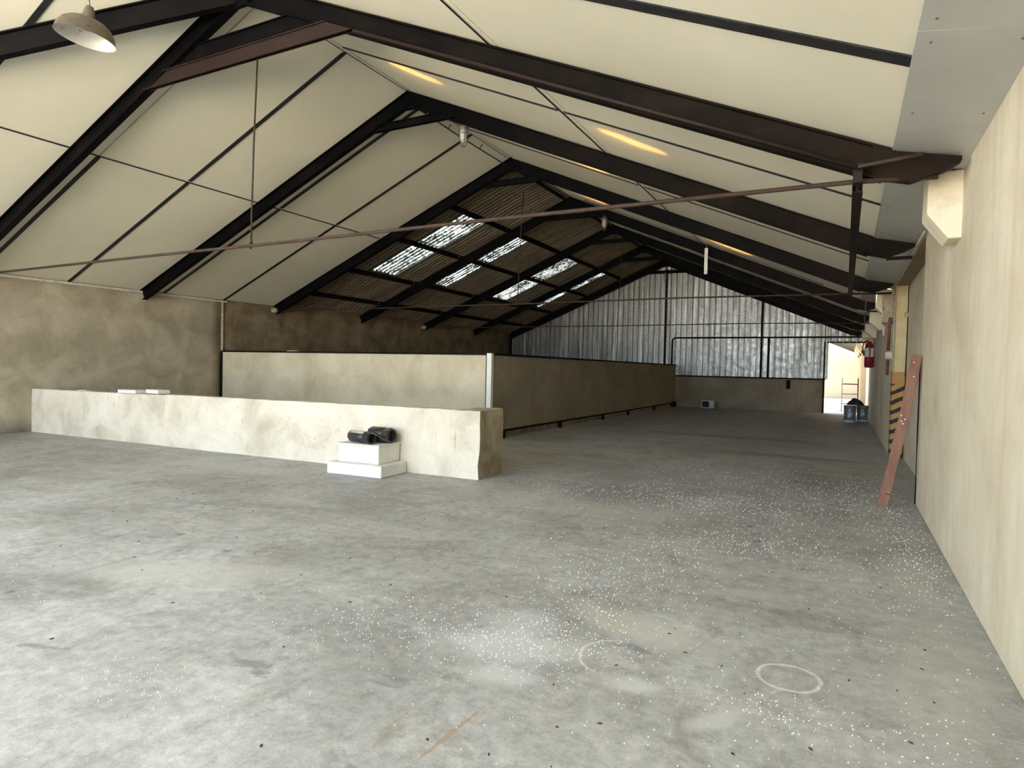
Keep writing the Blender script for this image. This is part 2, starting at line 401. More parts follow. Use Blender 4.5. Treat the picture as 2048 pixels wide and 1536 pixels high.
def I_prof(h, wd, tf=.016, tw=.012):
    """I section hanging below its top line"""
    a = wd/2; b = tw/2
    return [(-a, 0), (-a, -tf), (-b, -tf), (-b, -h+tf), (-a, -h+tf), (-a, -h), (a, -h), (a, -h+tf), (b, -h+tf), (b, -tf), (a, -tf), (a, 0)]
def C_prof(h, wd, t=.012):
    a = wd/2
    return [(-a, 0), (-a, -h), (a, -h), (a, -h+t), (-a+t, -h+t), (-a+t, -t), (a, -t), (a, 0)]
def R_prof(h, wd):
    a = wd/2
    return [(-a, 0), (-a, -h), (a, -h), (a, 0)]
def obj(name, bm, mat, parent=None, bevel=0, seg=2, **props):
    bmesh.ops.recalc_face_normals(bm, faces=bm.faces[:])
    me = bpy.data.meshes.new(name); bm.to_mesh(me); bm.free()
    for m in (mat if isinstance(mat, list) else [mat]): me.materials.append(m)
    o = bpy.data.objects.new(name, me); COL.objects.link(o)
    if parent is not None:
        o.parent = parent
        o.location = -world_loc(parent)
    if bevel:
        md = o.modifiers.new('bevel', 'BEVEL'); md.width = bevel; md.segments = seg; md.limit_method = 'ANGLE'
    for k, v in props.items(): o[k] = v
    return o
def world_loc(o):
    v = Vector(o.location)
    while o.parent: o = o.parent; v += Vector(o.location)
    return v
def thing(name, label, cat, loc=(0, 0, 0), group=None):
    e = bpy.data.objects.new(name, None); COL.objects.link(e); e.location = loc; e.empty_display_size = .1
    e['label'] = label; e['category'] = cat
    if group: e['group'] = group
    return e
def struct(name, label=None, loc=(0, 0, 0)):
    e = bpy.data.objects.new(name, None); COL.objects.link(e); e.location = loc; e['kind'] = 'structure'; e['category'] = name.split('_')[0]
    e['label'] = label
    return e
def box_obj(name, dims, mat, parent=None, bevel=0, **p):
    bm = bmesh.new(); bm_box(bm, *dims); return obj(name, bm, mat, parent, bevel, **p)
def tube_obj(name, pts, r, mat, parent=None, seg=10, **p):
    bm = bmesh.new(); bm_tube(bm, pts, r, seg); return obj(name, bm, mat, parent, **p)
def tag(o, label, cat, group=None):
    o['label'] = label; o['category'] = cat
    if group: o['group'] = group
    return o

# ------------------------------------------------------------ dimensions
XL, XR, XC, ZR, SL = -14.49, .786, -6.936, 6.322, .42494
SP = 3.668
T = lambda i: (0, 5.61, 9.13, 13.0, 16.6, 20.27, 23.94, 27.36)[i]
NEAR, FAR = -3.6, 27.61
def zp(x, off=0): return ZR - SL*abs(x-XC) + off
def skew(x): return 0 if x < XC else .016*(x-XC)   # trusses stand very slightly out of square

# ------------------------------------------------------------ floor
def grid_xy(x0, x1, y0, y1, z, nx, ny):
    bm = bmesh.new(); v = [[bm.verts.new((x0+(x1-x0)*i/nx, y0+(y1-y0)*j/ny, z)) for i in range(nx+1)] for j in range(ny+1)]
    for j in range(ny):
        for i in range(nx): bm.faces.new((v[j][i], v[j][i+1], v[j+1][i+1], v[j+1][i]))
    return bm
box_obj('floor', (-15.2, 1.6, NEAR, 27.75, -.2, 0), M_['floor'], kind='structure', category='floor', label='worn grey concrete floor with pale scuffs, dark drips and a chalk ring')
box_obj('ground', (-45, 40, -50, NEAR, -.25, -.03), M_['apron'], kind='structure', category='ground', label='pale concrete yard outside the open near end')
box_obj('ground', (-30, 1.6, 27.75, 60, -.2, -.005), M_['apron'], kind='structure', category='ground', label='sunlit concrete ground beyond the far doorway')

# ------------------------------------------------------------ walls
wl = struct('wall_left', 'mottled grey-brown plaster wall down the left side, browner and bare beyond its seam')
def noisy_wall(name, x, y0, y1, z0, z1, th, mat, parent, amp=.006):
    bm = bmesh.new(); nx = max(2, int((y1-y0)/.35)); nz = max(2, int((z1-z0)/.35)); rnd = random.Random(len(name))
    g = [[bm.verts.new((x + (rnd.random()-.5)*amp*2*(0 < i < nx and 0 < j < nz), y0+(y1-y0)*i/nx, z0+(z1-z0)*j/nz)) for i in range(nx+1)] for j in range(nz+1)]
    for j in range(nz):
        for i in range(nx):
            f = bm.faces.new((g[j][i], g[j][i+1], g[j+1][i+1], g[j+1][i])); f.smooth = True
    xx = x+th
    c = [bm.verts.new(p) for p in ((xx, y0, z0), (xx, y1, z0), (xx, y1, z1), (xx, y0, z1))]
    bm.faces.new((c[3], c[2], c[1], c[0]))
    e0 = [g[0][i] for i in range(nx+1)]; bm.faces.new([c[0], c[1]] + e0[::-1])
    e1 = [g[nz][i] for i in range(nx+1)]; bm.faces.new([c[3]] + e1 + [c[2]])
    s0 = [g[j][0] for j in range(nz+1)]; bm.faces.new([c[0]] + s0 + [c[3]])
    s1 = [g[j][nx] for j in range(nz+1)]; bm.faces.new([c[2]] + s1[::-1] + [c[1]])
    return obj(name, bm, mat, parent)
noisy_wall('plaster_section', XL, NEAR, 11.28, 0, 3.2, -.3, M_['wall_left'], wl)
noisy_wall('bare_section', XL-.06, 11.28, 27.7, 0, 3.35, -.25, M_['wall_left_far'], wl, .012)
box_obj('trim_left', (XL, XL+.035, NEAR, 11.4, 3.045, 3.085), M_['trim_white'], kind='structure', category='trim', label='thin off-white strip where left wall meets the ceiling')
box_obj('edge_strip', (XL-.01, XL+.012, 11.25, 11.30, 0, 3.1), M_['trim_white'], wl, label='off-white edge of the plastered section')
# near return of the left wall beside the opening, and gable over it
wn = struct('wall_near', 'wall beside the big opening at the near end, behind the viewer')
box_obj('side_pier', (XL-.3, XL+1.2, NEAR-.25, NEAR, 0, 3.6), M_['wall_left'], wn)
box_obj('side_pier', (.3, 1.4, NEAR-.25, NEAR, 0, 3.3), M_['wall_right'], wn)

wr = struct('wall_right', 'cream plaster wall down the right side with a recessed bay and corbels')
bmw = bmesh.new()
bm_box(bmw, XR, 1.35, NEAR, 8.76, 0, 3.3)
obj('near_section', bmw, M_['wall_right'], wr, bevel=.008)
box_obj('recess_back', (1.0, 1.35, 8.76, 13.95, 0, 3.3), M_['wall_right'], wr)
box_obj('lintel', (XR, 1.0, 8.76, 13.95, 3.16, 3.4), M_['block_wall'], wr)
noisy = bmesh.new(); bm_box(noisy, XR, 1.35, 13.95, 27.7, 0, 3.12)
obj('far_section', noisy, M_['wall_right'], wr)
box_obj('lintel_edge', (.755, XR, 8.9, 13.95, 3.165, 3.20), M_['trim_white'], wr)
box_obj('pillar', (XR-.01, .985, 13.62, 13.95, 0, 3.16), M_['pillar'], wr, bevel=.01, label='yellow pillar with black and orange hazard bands below')
# corbels
def corbel(y, x0=.54):
    bm = bmesh.new()
    prof = [(XR+.02, 3.15), (x0, 3.15), (x0-.005, 2.82), (.70, 2.61), (XR+.02, 2.61)]
    a = [bm.verts.new((px, y, pz)) for px, pz in prof]; b = [bm.verts.new((px, y+.38, pz)) for px, pz in prof]
    n = len(prof)
    for k in range(n): bm.faces.new((a[k], a[(k+1) % n], b[(k+1) % n], b[k]))
    bm.faces.new(a); bm.faces.new(b[::-1])
    return obj('corbel', bm, M_['corbel'], wr, bevel=.012)
corbel(6.13, .553)
for i in (3, 4, 5, 6, 7): corbel(T(i)+1.15, .50)
# far wall
wf = struct('wall_far', 'far gable wall of ribbed galvanised sheets above a rendered dwarf wall')
bm = bmesh.new(); bm_box(bm, XL-.3, -6.3, FAR, FAR+.2, 0, 1.30); bm_box(bm, -6.3, -.70, FAR, FAR+.2, 0, 1.30)
obj('dwarf_wall', bm, M_['block_wall'], wf)
def rib_sheet(x0, x1, zb, parent):
    """one vertical trapezoidal sheet whose top follows the roof slope"""
    bm = bmesh.new(); per = .235; prof = []
    n = round((x1-x0)/per)
    for k in range(n):
        b = x0 + k*per
        prof += [(b, 0), (b+.120, 0), (b+.135, -.05), (b+.175, -.05), (b+.190, .03), (b+.215, .03)]
    prof.append((x0+n*per, 0))
    y = FAR-.02; lo = []; hi = []
    for px, d in prof:
        zt = zp(px)-.03
        lo.append(bm.verts.new((px, y+d, zb))); hi.append(bm.verts.new((px, y+d, max(zb+.02, zt))))
    for k in range(len(prof)-1): bm.faces.new((lo[k], lo[k+1], hi[k+1], hi[k]))
    o = obj('ribbed_sheet', bm, M_['galv'], parent)
    return o
x = -14.45
while x < -.75:
    x1 = min(x+.94, -.70)
    rib_sheet(x, x+.94 if x+.94 < -.6 else x+.94-.235*round((x+.94+.70)/.235), 1.32, wf)
    x += .94
rib_sheet(-.72, .7, 2.76, wf)
box_obj('backing_wall', (XL-.2, -.72, FAR+.05, FAR+.2, 1.3, 3.1), M_['purlin'], wf)
bmg = bmesh.new()
v = [bmg.verts.new(p) for p in ((XL-.2, FAR+.05, 2.76), (XR, FAR+.05, 2.76), (XR, FAR+.05, 3.12), (XC, FAR+.05, ZR+.20), (XL-.2, FAR+.05, 3.22))]
v2 = [bmg.verts.new((a.co.x, FAR+.12, a.co.z)) for a in v]
bmg.faces.new(v); bmg.faces.new(v2[::-1])
for k in range(5): bmg.faces.new((v[k], v[(k+1) % 5], v2[(k+1) % 5], v2[k]))
obj('gable_backing', bmg, M_['purlin'], wf)
box_obj('sill_rail', (-6.55, -.66, FAR-.09, FAR-.02, 1.29, 1.345), M_['purlin'], wf)
bm = bmesh.new(); bm_tube(bm, [(-6.62, FAR-.10, 1.7), (-6.62, FAR-.10, 2.80), (-6.58, FAR-.10, 2.90), (-6.48, FAR-.10, 2.94), (.7, FAR-.10, 2.96)], .035, 10)
obj('bent_rail', bm, M_['purlin'], wf)
for px, zt in ((XC, 5.9), (-3.02, 4.6), (-2.75, 2.95)):
    box_obj('gable_post', (px-.035, px+.035, FAR-.12, FAR-.05, 1.3, zt), M_['purlin'], wf)
box_obj('door_jamb', (-.74, -.68, FAR-.08, FAR+.22, 0, 2.76), M_['purlin'], wf)
box_obj('door_head', (-.74, XR, FAR-.06, FAR+.1, 2.73, 2.79), M_['purlin'], wf)

# ------------------------------------------------------------ ceiling panels
ceil = struct('ceiling', 'sloping ceiling of off-white foam panels joined by dark strips')
def slab(x0, x1, y0, y1, th=.03, off=0.0):
    bm = bmesh.new()
    P = []
    for dz in (0, th):
        for (a, b) in ((x0, y0), (x1, y0), (x1, y1), (x0, y1)): P.append(bm.verts.new((a, b+skew(a), zp(a)+off+dz)))
    for f in ((0,3,2,1),(4,5,6,7),(0,1,5,4),(1,2,6,5),(2,3,7,6),(3,0,4,7)): bm.faces.new([P[i] for i in f])
    return bm
MIDL, MIDR, EAVE = -10.66, -3.30, .292
ybk = [NEAR, -1.75, .3, 2.2, 4.15, 6.0, 7.56, 9.62, 11.32, T(3)]
ybr = [NEAR, -1.75, .3, 2.2, 4.07, 5.75, 7.43, 9.3, 11.05, T(3), T(3)+1.83, T(4), T(4)+1.83, T(5), T(5)+1.83, T(6), T(6)+1.83, FAR]
g = .012
for i in range(len(ybk)-1):
    a, b = ybk[i]+g, ybk[i+1]-g
    obj('ceiling_panel', slab(XL+.0, MIDL-.006, a, b), M_['ceiling'], ceil)
    obj('ceiling_panel', slab(MIDL+.006, XC-.006, a, b, off=.002), M_['ceiling'], ceil)
for i in range(len(ybr)-1):
    a, b = ybr[i]+g, ybr[i+1]-g
    obj('ceiling_panel', slab(XC+.006, MIDR-.006, a, b, off=.002), M_['ceiling'], ceil)
    obj('ceiling_panel', slab(MIDR+.006, EAVE, a, b), M_['ceiling'], ceil)
def strip(x0, x1, y, wd=.07, mat='dark_strip'):
    bm = slab(x0, x1, y-wd/2, y+wd/2, th=.014, off=-.012); return obj('joint_strip', bm, M_[mat], ceil)
for y in (4.15, 7.56, 9.67, 11.32):
    strip(XL, MIDL-.03, y); strip(MIDL+.04, XC-.03, y)
for y in (4.15, 11.32): pass
strip(XL, MIDL-.03, 6.0)
for y in (4.07, 7.43, 11.05):
    strip(XC+.03, MIDR-.05, y, .05); strip(MIDR+.05, EAVE, y, .05 if y > 5 else .13)
for i in (3, 4, 5): strip(XC+.03, EAVE, T(i)+1.83, .03)
for i in range(3):   # thin dark lines beside the rafters
    strip(XC+.5, -.5, T(3+i)+3.3, .02)
def long_strip(x, y0, y1, wd, mat, name='joint_strip', dz=-.016):
    bm = bmesh.new(); s = SL if x < XC else -SL
    P = []
    for yy in (y0, y1):
        for (dx, dzz) in ((-wd/2, 0), (wd/2, 0), (wd/2, .014), (-wd/2, .014)):
            P.append(bm.verts.new((x+dx, yy+skew(x), zp(x)+s*dx+dz+dzz)))
    for f in ((0,1,2,3),(7,6,5,4),(0,4,5,1),(1,5,6,2),(2,6,7,3),(3,7,4,0)): bm.faces.new([P[i] for i in f])
    return obj(name, bm, M_[mat], ceil)
long_strip(MIDL, NEAR, T(3)-.1, .013, 'dark_strip'); long_strip(MIDR, NEAR, FAR, .014, 'dark_strip')
long_strip(MIDR+.09, NEAR, T(7), .03, 'ceiling', 'seam_lap', -.006)
# ridge strip pieces
for y0, y1 in ((NEAR, 5.5), (5.8, 9.1), (9.45, T(3)-.1)):
    bm = bmesh.new(); bm_prism(bm, [(-.06, -.035), (0, -.008), (.06, -.035), (.06, -.028), (0, 0), (-.06, -.028)], (XC, y0, ZR+.0), (XC, y1, ZR+.0))
    obj('ridge_strip', bm, M_['ceiling'], ceil)
tube_obj('ridge_cable', [(XC-.02, 2, ZR-.05), (XC, 6, ZR-.06), (XC+.03, 9, ZR-.05), (XC, 12.8, ZR-.06)], .006, M_['black_cable'], ceil, 6)

# grey flashing sheets along the right eave, with screws
eave_bk = [NEAR, -1.2, .6, 2.2, 3.85, 5.75]
fl = struct('trim_right', 'plain grey metal sheets closing the ceiling along the right wall')
fl['category'] = 'trim'
def flash(y0, y1, x1=XR+.01, z1=3.165):
    bm = bmesh.new(); P = []
    for (a, b, z) in ((EAVE-.02, y0, zp(EAVE)), (x1, y0, z1), (x1, y1, z1), (EAVE-.02, y1, zp(EAVE))): P.append(bm.verts.new((a, b, z-.014)))
    Q = [bm.verts.new(p.co + Vector((0, 0, .01))) for p in P]
    P += Q
    for f in ((0,3,2,1),(4,5,6,7),(0,1,5,4),(1,2,6,5),(2,3,7,6),(3,0,4,7)): bm.faces.new([P[i] for i in f])
    o = obj('grey_sheet', bm, M_['grey_sheet'], fl)
    bm = bmesh.new()
    for a in (.34, .72):
        for b in (y0+.12, (y0+y1)/2, y1-.12):
            t = (a-EAVE+.02)/(x1-EAVE+.02); z = (zp(EAVE)*(1-t)+z1*t)-.016
            bm_lathe(bm, [(.008, 0), (.006, -.004)], (a, b, z), 8)
    s = obj('screw', bm, M_['lamp_metal'], o)
    return o
ys = [NEAR, -.5, 1.8, 3.80, 6.05, 9.0, 11.4, 13.05]
for i in range(len(ys)-1): flash(ys[i]+.004, ys[i+1]-.004)
for a, b in ((13.05, 14.2), (14.5, 18.5), (18.75, 23.0), (23.2, 27.5)): flash(a, b)
# outer roofing over the foam panels, with slits of clear sheet that let the sun onto the foam
PITCH_R = .177
ro = struct('roof', 'corrugated roof sheets on steel purlins with clear skylight sheets')
def roof_quad_sheet(x0, x1, y0, y1, off, slots, name='outer_sheet'):
    xs = sorted({x0, x1} | {s[0] for s in slots} | {s[1] for s in slots}); ysx = sorted({y0, y1} | {s[2] for s in slots} | {s[3] for s in slots})
    for q in slots:
        xs += [q[0]+(q[1]-q[0])*k/8 for k in range(1, 8)]; ysx += [q[2]+(q[3]-q[2])*k/8 for k in range(1, 8)]
    xs.sort(); ysx.sort()
    bm = bmesh.new(); V = {}
    def v(i, j):
        if (i, j) not in V: V[i, j] = bm.verts.new((xs[i], ysx[j], zp(xs[i])+off))
        return V[i, j]
    def open_(a, b):
        for q in slots:
            u_, w_ = (a-q[0])/(q[1]-q[0]), (b-q[2])/(q[3]-q[2])
            if 0 < u_ < 1 and 0 < w_ < 1 and abs(w_-u_) < .38: return True
        return False
    for i in range(len(xs)-1):
        for j in range(len(ysx)-1):
            if not open_((xs[i]+xs[i+1])/2, (ysx[j]+ysx[j+1])/2): bm.faces.new((v(i, j), v(i+1, j), v(i+1, j+1), v(i, j+1)))
    return obj(name, bm, M_['purlin'], ro)
OFF = .30
def slot(xa, ya, xb, yb):
    # lit patch on the foam -> slit above it along the sun's path
    k = OFF/(-SUN_DIR.z - SL*SUN_DIR.x) if True else 0
    dx, dy = -SUN_DIR.x*k, -SUN_DIR.y*k
    return (xa+dx, xb+dx, ya+dy, yb+dy)
slots = [slot(-6.1, 7.50, -5.4, 7.95), slot(-2.9, 7.80, -2.1, 8.20), slot(-4.65, 10.50, -3.85, 11.0), slot(-6.2, 15.1, -5.5, 15.6),
         slot(-3.0, 15.1, -2.0, 15.75), slot(-4.9, 18.95, -3.9, 19.5), slot(-6.5, 22.9, -5.5, 23.4)]
roof_quad_sheet(XC, .30, NEAR-.3, FAR+.2, OFF, slots)
roof_quad_sheet(XL-.4, XC, NEAR-.3, T(3)+.05, .20, [])
roof_quad_sheet(.30, 1.6, NEAR-.3, 14.3, OFF, [])
for a, b in ((14.45, 27.7),): roof_quad_sheet(.30, 1.6, a, b, OFF, [])
bmr = bmesh.new(); bm_prism(bmr, [(-.3, .19), (0, .32), (.3, .19), (0, .38)], (XC, NEAR, ZR), (XC, FAR+.2, ZR)); obj('ridge_cap', bmr, M_['purlin'], ro)
# exposed corrugated sheets over the far left half
def corr_sheet(x0, x1, y0, y1, name, mat, seed):
    bm = bmesh.new(); n = max(8, int((y1-y0)/PITCH_R*8)); rnd = random.Random(seed)
    tilt = (rnd.random()-.5)*.012; e = (rnd.random()-.5)*.04
    rows = []
    for px in (x0-.05+e, (x0+x1)/2, x1+.07):
        rows.append([bm.verts.new((px, y0+(y1-y0)*k/n, zp(px)+.145+tilt+.024*math.cos(2*PI*(y0+(y1-y0)*k/n)/PITCH_R) + (.012 if px > x1 else 0))) for k in range(n+1)])
    for a in range(2):
        for k in range(n):
            f = bm.faces.new((rows[a][k], rows[a][k+1], rows[a+1][k+1], rows[a+1][k])); f.smooth = True
    return obj(name, bm, M_[mat], ro)
yb = [12.85, 13.6, 14.4, 15.62, 16.4, 17.2, 18.42, 19.5, 20.5, 21.5, 22.72, 23.7, 24.7, 25.75, 26.7, 27.75]
xb = [(-14.75, -13.66), (-13.66, -12.26), (-12.26, -10.56), (-10.56, -8.92), (-8.92, -6.93)]
PUR = [-13.66, -12.26, -10.56, -8.92, -7.12]
for i in range(len(yb)-1):
    lit = i in (2, 5, 9, 12)
    for j, (a, b) in enumerate(xb):
        sk = lit and j in (2, 3)
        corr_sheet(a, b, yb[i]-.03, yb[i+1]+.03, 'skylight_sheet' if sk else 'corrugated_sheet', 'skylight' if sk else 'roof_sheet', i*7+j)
for px in PUR:
    for k in range(3, 7):
        bm = bmesh.new(); bm_prism(bm, C_prof(.13, .06, .008), (px, T(k)+.03, zp(px)+.12), (px, T(k+1)-.03, zp(px)+.12)); obj('purlin', bm, M_['purlin'], ro)
for px in (-5.2, -3.3, -1.4, .2):
    for k in range(6, 7): pass

# ------------------------------------------------------------ trusses
names = {1: 'nearest black steel roof truss with brown and black collar beams and a long tie rod',
         2: 'second black steel roof truss, with one collar beam and a jar lamp below it',
         3: 'third steel roof truss, where white panels give way to bare corrugated roof',
         4: 'fourth steel roof truss, between the first two pairs of skylights',
         5: 'fifth steel roof truss, carrying a tie rod, beyond the second pair of skylights',
         6: 'sixth dark steel roof truss, last but one before the ribbed gable',
         7: 'end roof truss standing against the ribbed galvanised gable'}
trusses = {}
for i in range(1, 8):
    y = T(i); t = thing('roof_truss', names[i], 'truss', (XC, y, 2.9), 'steel roof trusses'); trusses[i] = t
    h = .265
    bm = bmesh.new(); bm_prism(bm, I_prof(h*.92, .11), (XC+.02, y, zp(XC)-.004), (XL+.0, y, zp(XL)-.004)); obj('rafter', bm, M_['rafter'], t)
    xe = .30; ye_ = lambda q_: y+skew(q_)+.04
    bm = bmesh.new(); bm_prism(bm, I_prof(h*.92, .11), (XC-.02, y, zp(XC)-.006), (xe, ye_(xe), zp(xe)-.006))
    # tapered end on the bearing
    yy_ = ye_(.5)
    A = [(xe-.16, zp(xe-.16)-.008), (xe, zp(xe)-.02), (.72, 3.14), (.72, 3.11), (.62, 3.05), (.40, 2.985), (xe-.16, zp(xe-.16)-h)]
    a = [bm.verts.new((px, ye_(px)-.05, pz)) for px, pz in A]; b = [bm.verts.new((px, ye_(px)+.05, pz)) for px, pz in A]
    bm.faces.new(a); bm.faces.new(b[::-1])
    for k in range(7): bm.faces.new((a[k], a[(k+1) % 7], b[(k+1) % 7], b[k]))
    obj('rafter', bm, M_['rafter'], t)
    if i > 1: box_obj('bearing_plate', (.42, .70, ye_(.5)-.08, ye_(.5)+.08, 2.965, 2.985), M_['rafter'], t)
    def collar(yy, zb, hh, wd, mt, ext=.05):
        L0 = (ZR-.265-zb)/SL+ext; L1 = (ZR-.265-zb-hh)/SL+ext; bm = bmesh.new()
        for (ya, yb2, za, zc_, la, lb_) in ((-.012, .012, zb, zb+hh, L0, L1), (-wd/2, wd/2, zb, zb+.014, L0, L0-.03), (-wd/2, wd/2, zb+hh-.014, zb+hh, L1+.03, L1)):
            a = [bm.verts.new((XC+px, yy+ya, pz)) for px, pz in ((-la, za), (la, za), (lb_, zc_), (-lb_, zc_))]
            b = [bm.verts.new((XC+px, yy+yb2, pz)) for px, pz in ((-la, za), (la, za), (lb_, zc_), (-lb_, zc_))]
            bm.faces.new(a); bm.faces.new(b[::-1])
            for k in range(4): bm.faces.new((a[k], a[(k+1) % 4], b[(k+1) % 4], b[k]))
        return obj('collar_beam', bm, M_[mt], t)
    if i == 1:
        o = collar(y-.03, 5.27, .19, .07, 'brown_steel', .06); o['label'] = 'brown collar beam'
        collar(y+.02, 5.50, .20, .08, 'rafter', .05)
    else:
        collar(y, 5.70, .13, .08, 'rafter', .15)
    bm = bmesh.new()
    vs = [(-.30, -.27), (0, -.14), (.30, -.27), (.12, -.33), (-.12, -.33)]
    a = [bm.verts.new((XC+px, y-.03, ZR+pz)) for px, pz in vs]; b = [bm.verts.new((XC+px, y+.03, ZR+pz)) for px, pz in vs]
    bm.faces.new(a); bm.faces.new(b[::-1])
    for k in range(5): bm.faces.new((a[k], a[(k+1) % 5], b[(k+1) % 5], b[k]))
    obj('apex_plate', bm, M_['rafter'], t)
    if i in (1, 3, 5):
        zl, zr_ = (2.93, 3.02) if i == 1 else (2.96, 2.985)
        xe = .58; ye = y + (.18 if i == 1 else .3)
        tube_obj('tie_rod', [(XL, y, zl), (-8, y, (zl+zr_)/2-.008), (-6.69, y, (zl+zr_)/2-.01), (-3, y, (zl+zr_)/2+.015), (0.0, y+.05, zr_-.01), (xe, ye, zr_-.0)], .019 if i == 1 else .016, M_['rust_rod'], t)
        tube_obj('hanger_rod', [(-6.60, y, 5.50), (-6.66, y, 4.2), (-6.69, y, (zl+zr_)/2-.05)], .011, M_['rust_rod'], t, 8)
        if i == 1:
            bm = bmesh.new(); bm_lathe(bm, [(.012, -.03), (.024, -.02), (.024, .02), (.014, .05)], (-6.69, y, (zl+zr_)/2), 10); obj('rod_nut', bm, M_['rust_rod'], t)
    if i in (3, 5):
        box_obj('left_shoe', (XL-.06, XL+.12, y-.07, y+.07, 2.93, 3.04), M_['grey_box'], t)
# slender rods on the far trusses
# angled brace rod at the right end of truss 1
tube_obj('brace_rod', [(.04, 5.55, 3.095), (.25, 5.54, 3.11), (.46, 5.53, 3.13)], .014, M_['rust_rod'], trusses[1], 8)
# under-flange pipe of truss 1
bm = bmesh.new(); bm_tube(bm, [(-5.0, 5.545, zp(-5.0)-.262), (-1.5, 5.545, zp(-1.5)-.268), (.05, 5.56, zp(.05)-.265)], .019, 8); obj('flange_pipe', bm, M_['brown_steel'], trusses[1])
# longitudinal beam under the rafters near the right eave
lb = thing('eave_beam', 'rusty brown steel beam running lengthways under the first three trusses by the right wall', 'beam', (.045, 5.6, 3.0))
bm = bmesh.new(); bm_prism(bm, I_prof(.10, .075, .01, .02), (.045, 5.72, 3.04), (.045, 13.1, 3.04)); obj('beam', bm, M_['rafter'], lb)
bm = bmesh.new(); bm_box(bm, .01, .075, 5.60, 5.70, 2.99, 3.14); obj('hanger_plate', bm, M_['brown_steel'], lb)
# diagonal hip rafter toward the near left corner
hb = thing('hip_rafter', 'black steel beam slanting from the nearest ridge joint toward the near left corner', 'beam', (-7.1, 5.5, 6.0))
def on_l(xx): return zp(xx)
bm = bmesh.new(); bm_prism(bm, I_prof(.27, .11), (XC-.1, 5.55, zp(XC-.1)-.004), (XL+.03, .04, zp(XL+.03)-.004)); obj('rafter', bm, M_['beam_paint'], hb)

# ridge conduit
rc = thing('ridge_conduit', 'thin dark conduit with small hooks below the ridge between second and third trusses', 'pipe', (XC, 9.3, 6.1))
tube_obj('tube', [(XC, 9.28, 6.115), (XC-.02, 10.9, 6.09), (XC, 12.7, 6.075)], .012, M_['black_cable'], rc, 8)
for yy in (9.75, 10.4, 11.6):
    tube_obj('hook', [(XC, yy, 6.09), (XC+.02, yy, 6.14), (XC+.06, yy, 6.17)], .008, M_['black_cable'], rc, 6)

# ------------------------------------------------------------ low wall in front of the stair well
def jit_box(name, p00, p10, p11, p01, ztop, parent, mats, nx, seed, endmat=False):
    """box on a quad footprint with worn, slightly uneven faces; ztop(u) height along u"""
    bm = bmesh.new(); rnd = random.Random(seed); ny, nz = 4, 5
    def P(u, v_, w_):
        a = Vector(p00)*(1-u)*(1-v_) + Vector(p10)*u*(1-v_) + Vector(p11)*u*v_ + Vector(p01)*(1-u)*v_
        return Vector((a.x, a.y, w_*ztop(u)))
    V = {}
    def vt(i, j, k):
        key = (i, j, k)
        if key not in V:
            p = P(i/nx, j/ny, k/nz); am = .004
            ed = (k == nz) + (i == nx) + (j in (0, ny))
            if ed >= 2: am = .014
            if k > 0: p += Vector(((rnd.random()-.5)*am*2, (rnd.random()-.5)*am*2, (rnd.random()-.5)*am*(1 if k < nz else .8)))
            V[key] = bm.verts.new(p)
        return V[key]
    for i in range(nx):
        for k in range(nz):
            for j in (0, ny):
                f = bm.faces.new((vt(i, j, k), vt(i+1, j, k), vt(i+1, j, k+1), vt(i, j, k+1)))
        for j in range(ny): bm.faces.new((vt(i, j, nz), vt(i+1, j, nz), vt(i+1, j+1, nz), vt(i, j+1, nz)))
    for j in range(ny):
        for k in range(nz):
            for i in (0, nx):
                f = bm.faces.new((vt(i, j, k), vt(i, j+1, k), vt(i, j+1, k+1), vt(i, j, k+1)))
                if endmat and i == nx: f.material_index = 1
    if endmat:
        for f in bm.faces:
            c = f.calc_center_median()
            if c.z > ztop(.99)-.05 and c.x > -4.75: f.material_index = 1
    return obj(name, bm, mats, parent, bevel=.012)
lw = struct('wall_low', 'waist-high whitewashed wall across the hall with a bare worn right end')
YW = lambda x: 6.834 + (x+14.6)*(7.27-6.834)/(14.6-4.26)
jit_box('left_section', (XL, YW(XL)+.025), (-10.48, YW(-10.48)+.025), (-10.48, YW(-10.48)+.18), (XL, YW(XL)+.18), lambda u: .866+.02*u, lw, [M_['low_wall']], 24, 3)
jit_box('right_section', (-10.48, YW(-10.48)), (-4.62, 7.255), (-4.64, 7.435), (-10.48, YW(-10.48)+.18), lambda u: .90+.018*u, lw, [M_['low_wall']], 38, 5)
jit_box('end_pier', (-4.625, 7.243), (-4.26, 7.262), (-4.30, 7.99), (-4.66, 7.97), lambda u: .918, lw, [M_['low_wall'], M_['low_wall_end']], 4, 9, True)

# ------------------------------------------------------------ partition round the stair well
pa = thing('partition', 'long cream board partition with dark steel edges behind the low wall', 'partition', (-10.4, 11.3, 0))
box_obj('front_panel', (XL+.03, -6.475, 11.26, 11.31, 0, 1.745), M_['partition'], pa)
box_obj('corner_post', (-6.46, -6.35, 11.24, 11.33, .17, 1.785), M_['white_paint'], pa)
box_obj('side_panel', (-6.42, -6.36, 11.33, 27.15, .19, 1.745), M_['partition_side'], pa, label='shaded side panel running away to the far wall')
box_obj('top_rail', (XL+.02, -6.46, 11.235, 11.32, 1.745, 1.785), M_['purlin'], pa)
box_obj('top_rail', (-6.44, -6.34, 11.34, 27.2, 1.745, 1.79), M_['purlin'], pa)
box_obj('edge_rail', (XL+.0, XL+.055, 11.22, 11.27, .55, 1.76), M_['purlin'], pa)
box_obj('edge_rail', (-6.475, -6.458, 11.235, 11.27, .17, 1.745), M_['brown_steel'], pa)
box_obj('bottom_rail', (-6.44, -6.33, 11.35, 27.2, .150, .192), M_['purlin'], pa)
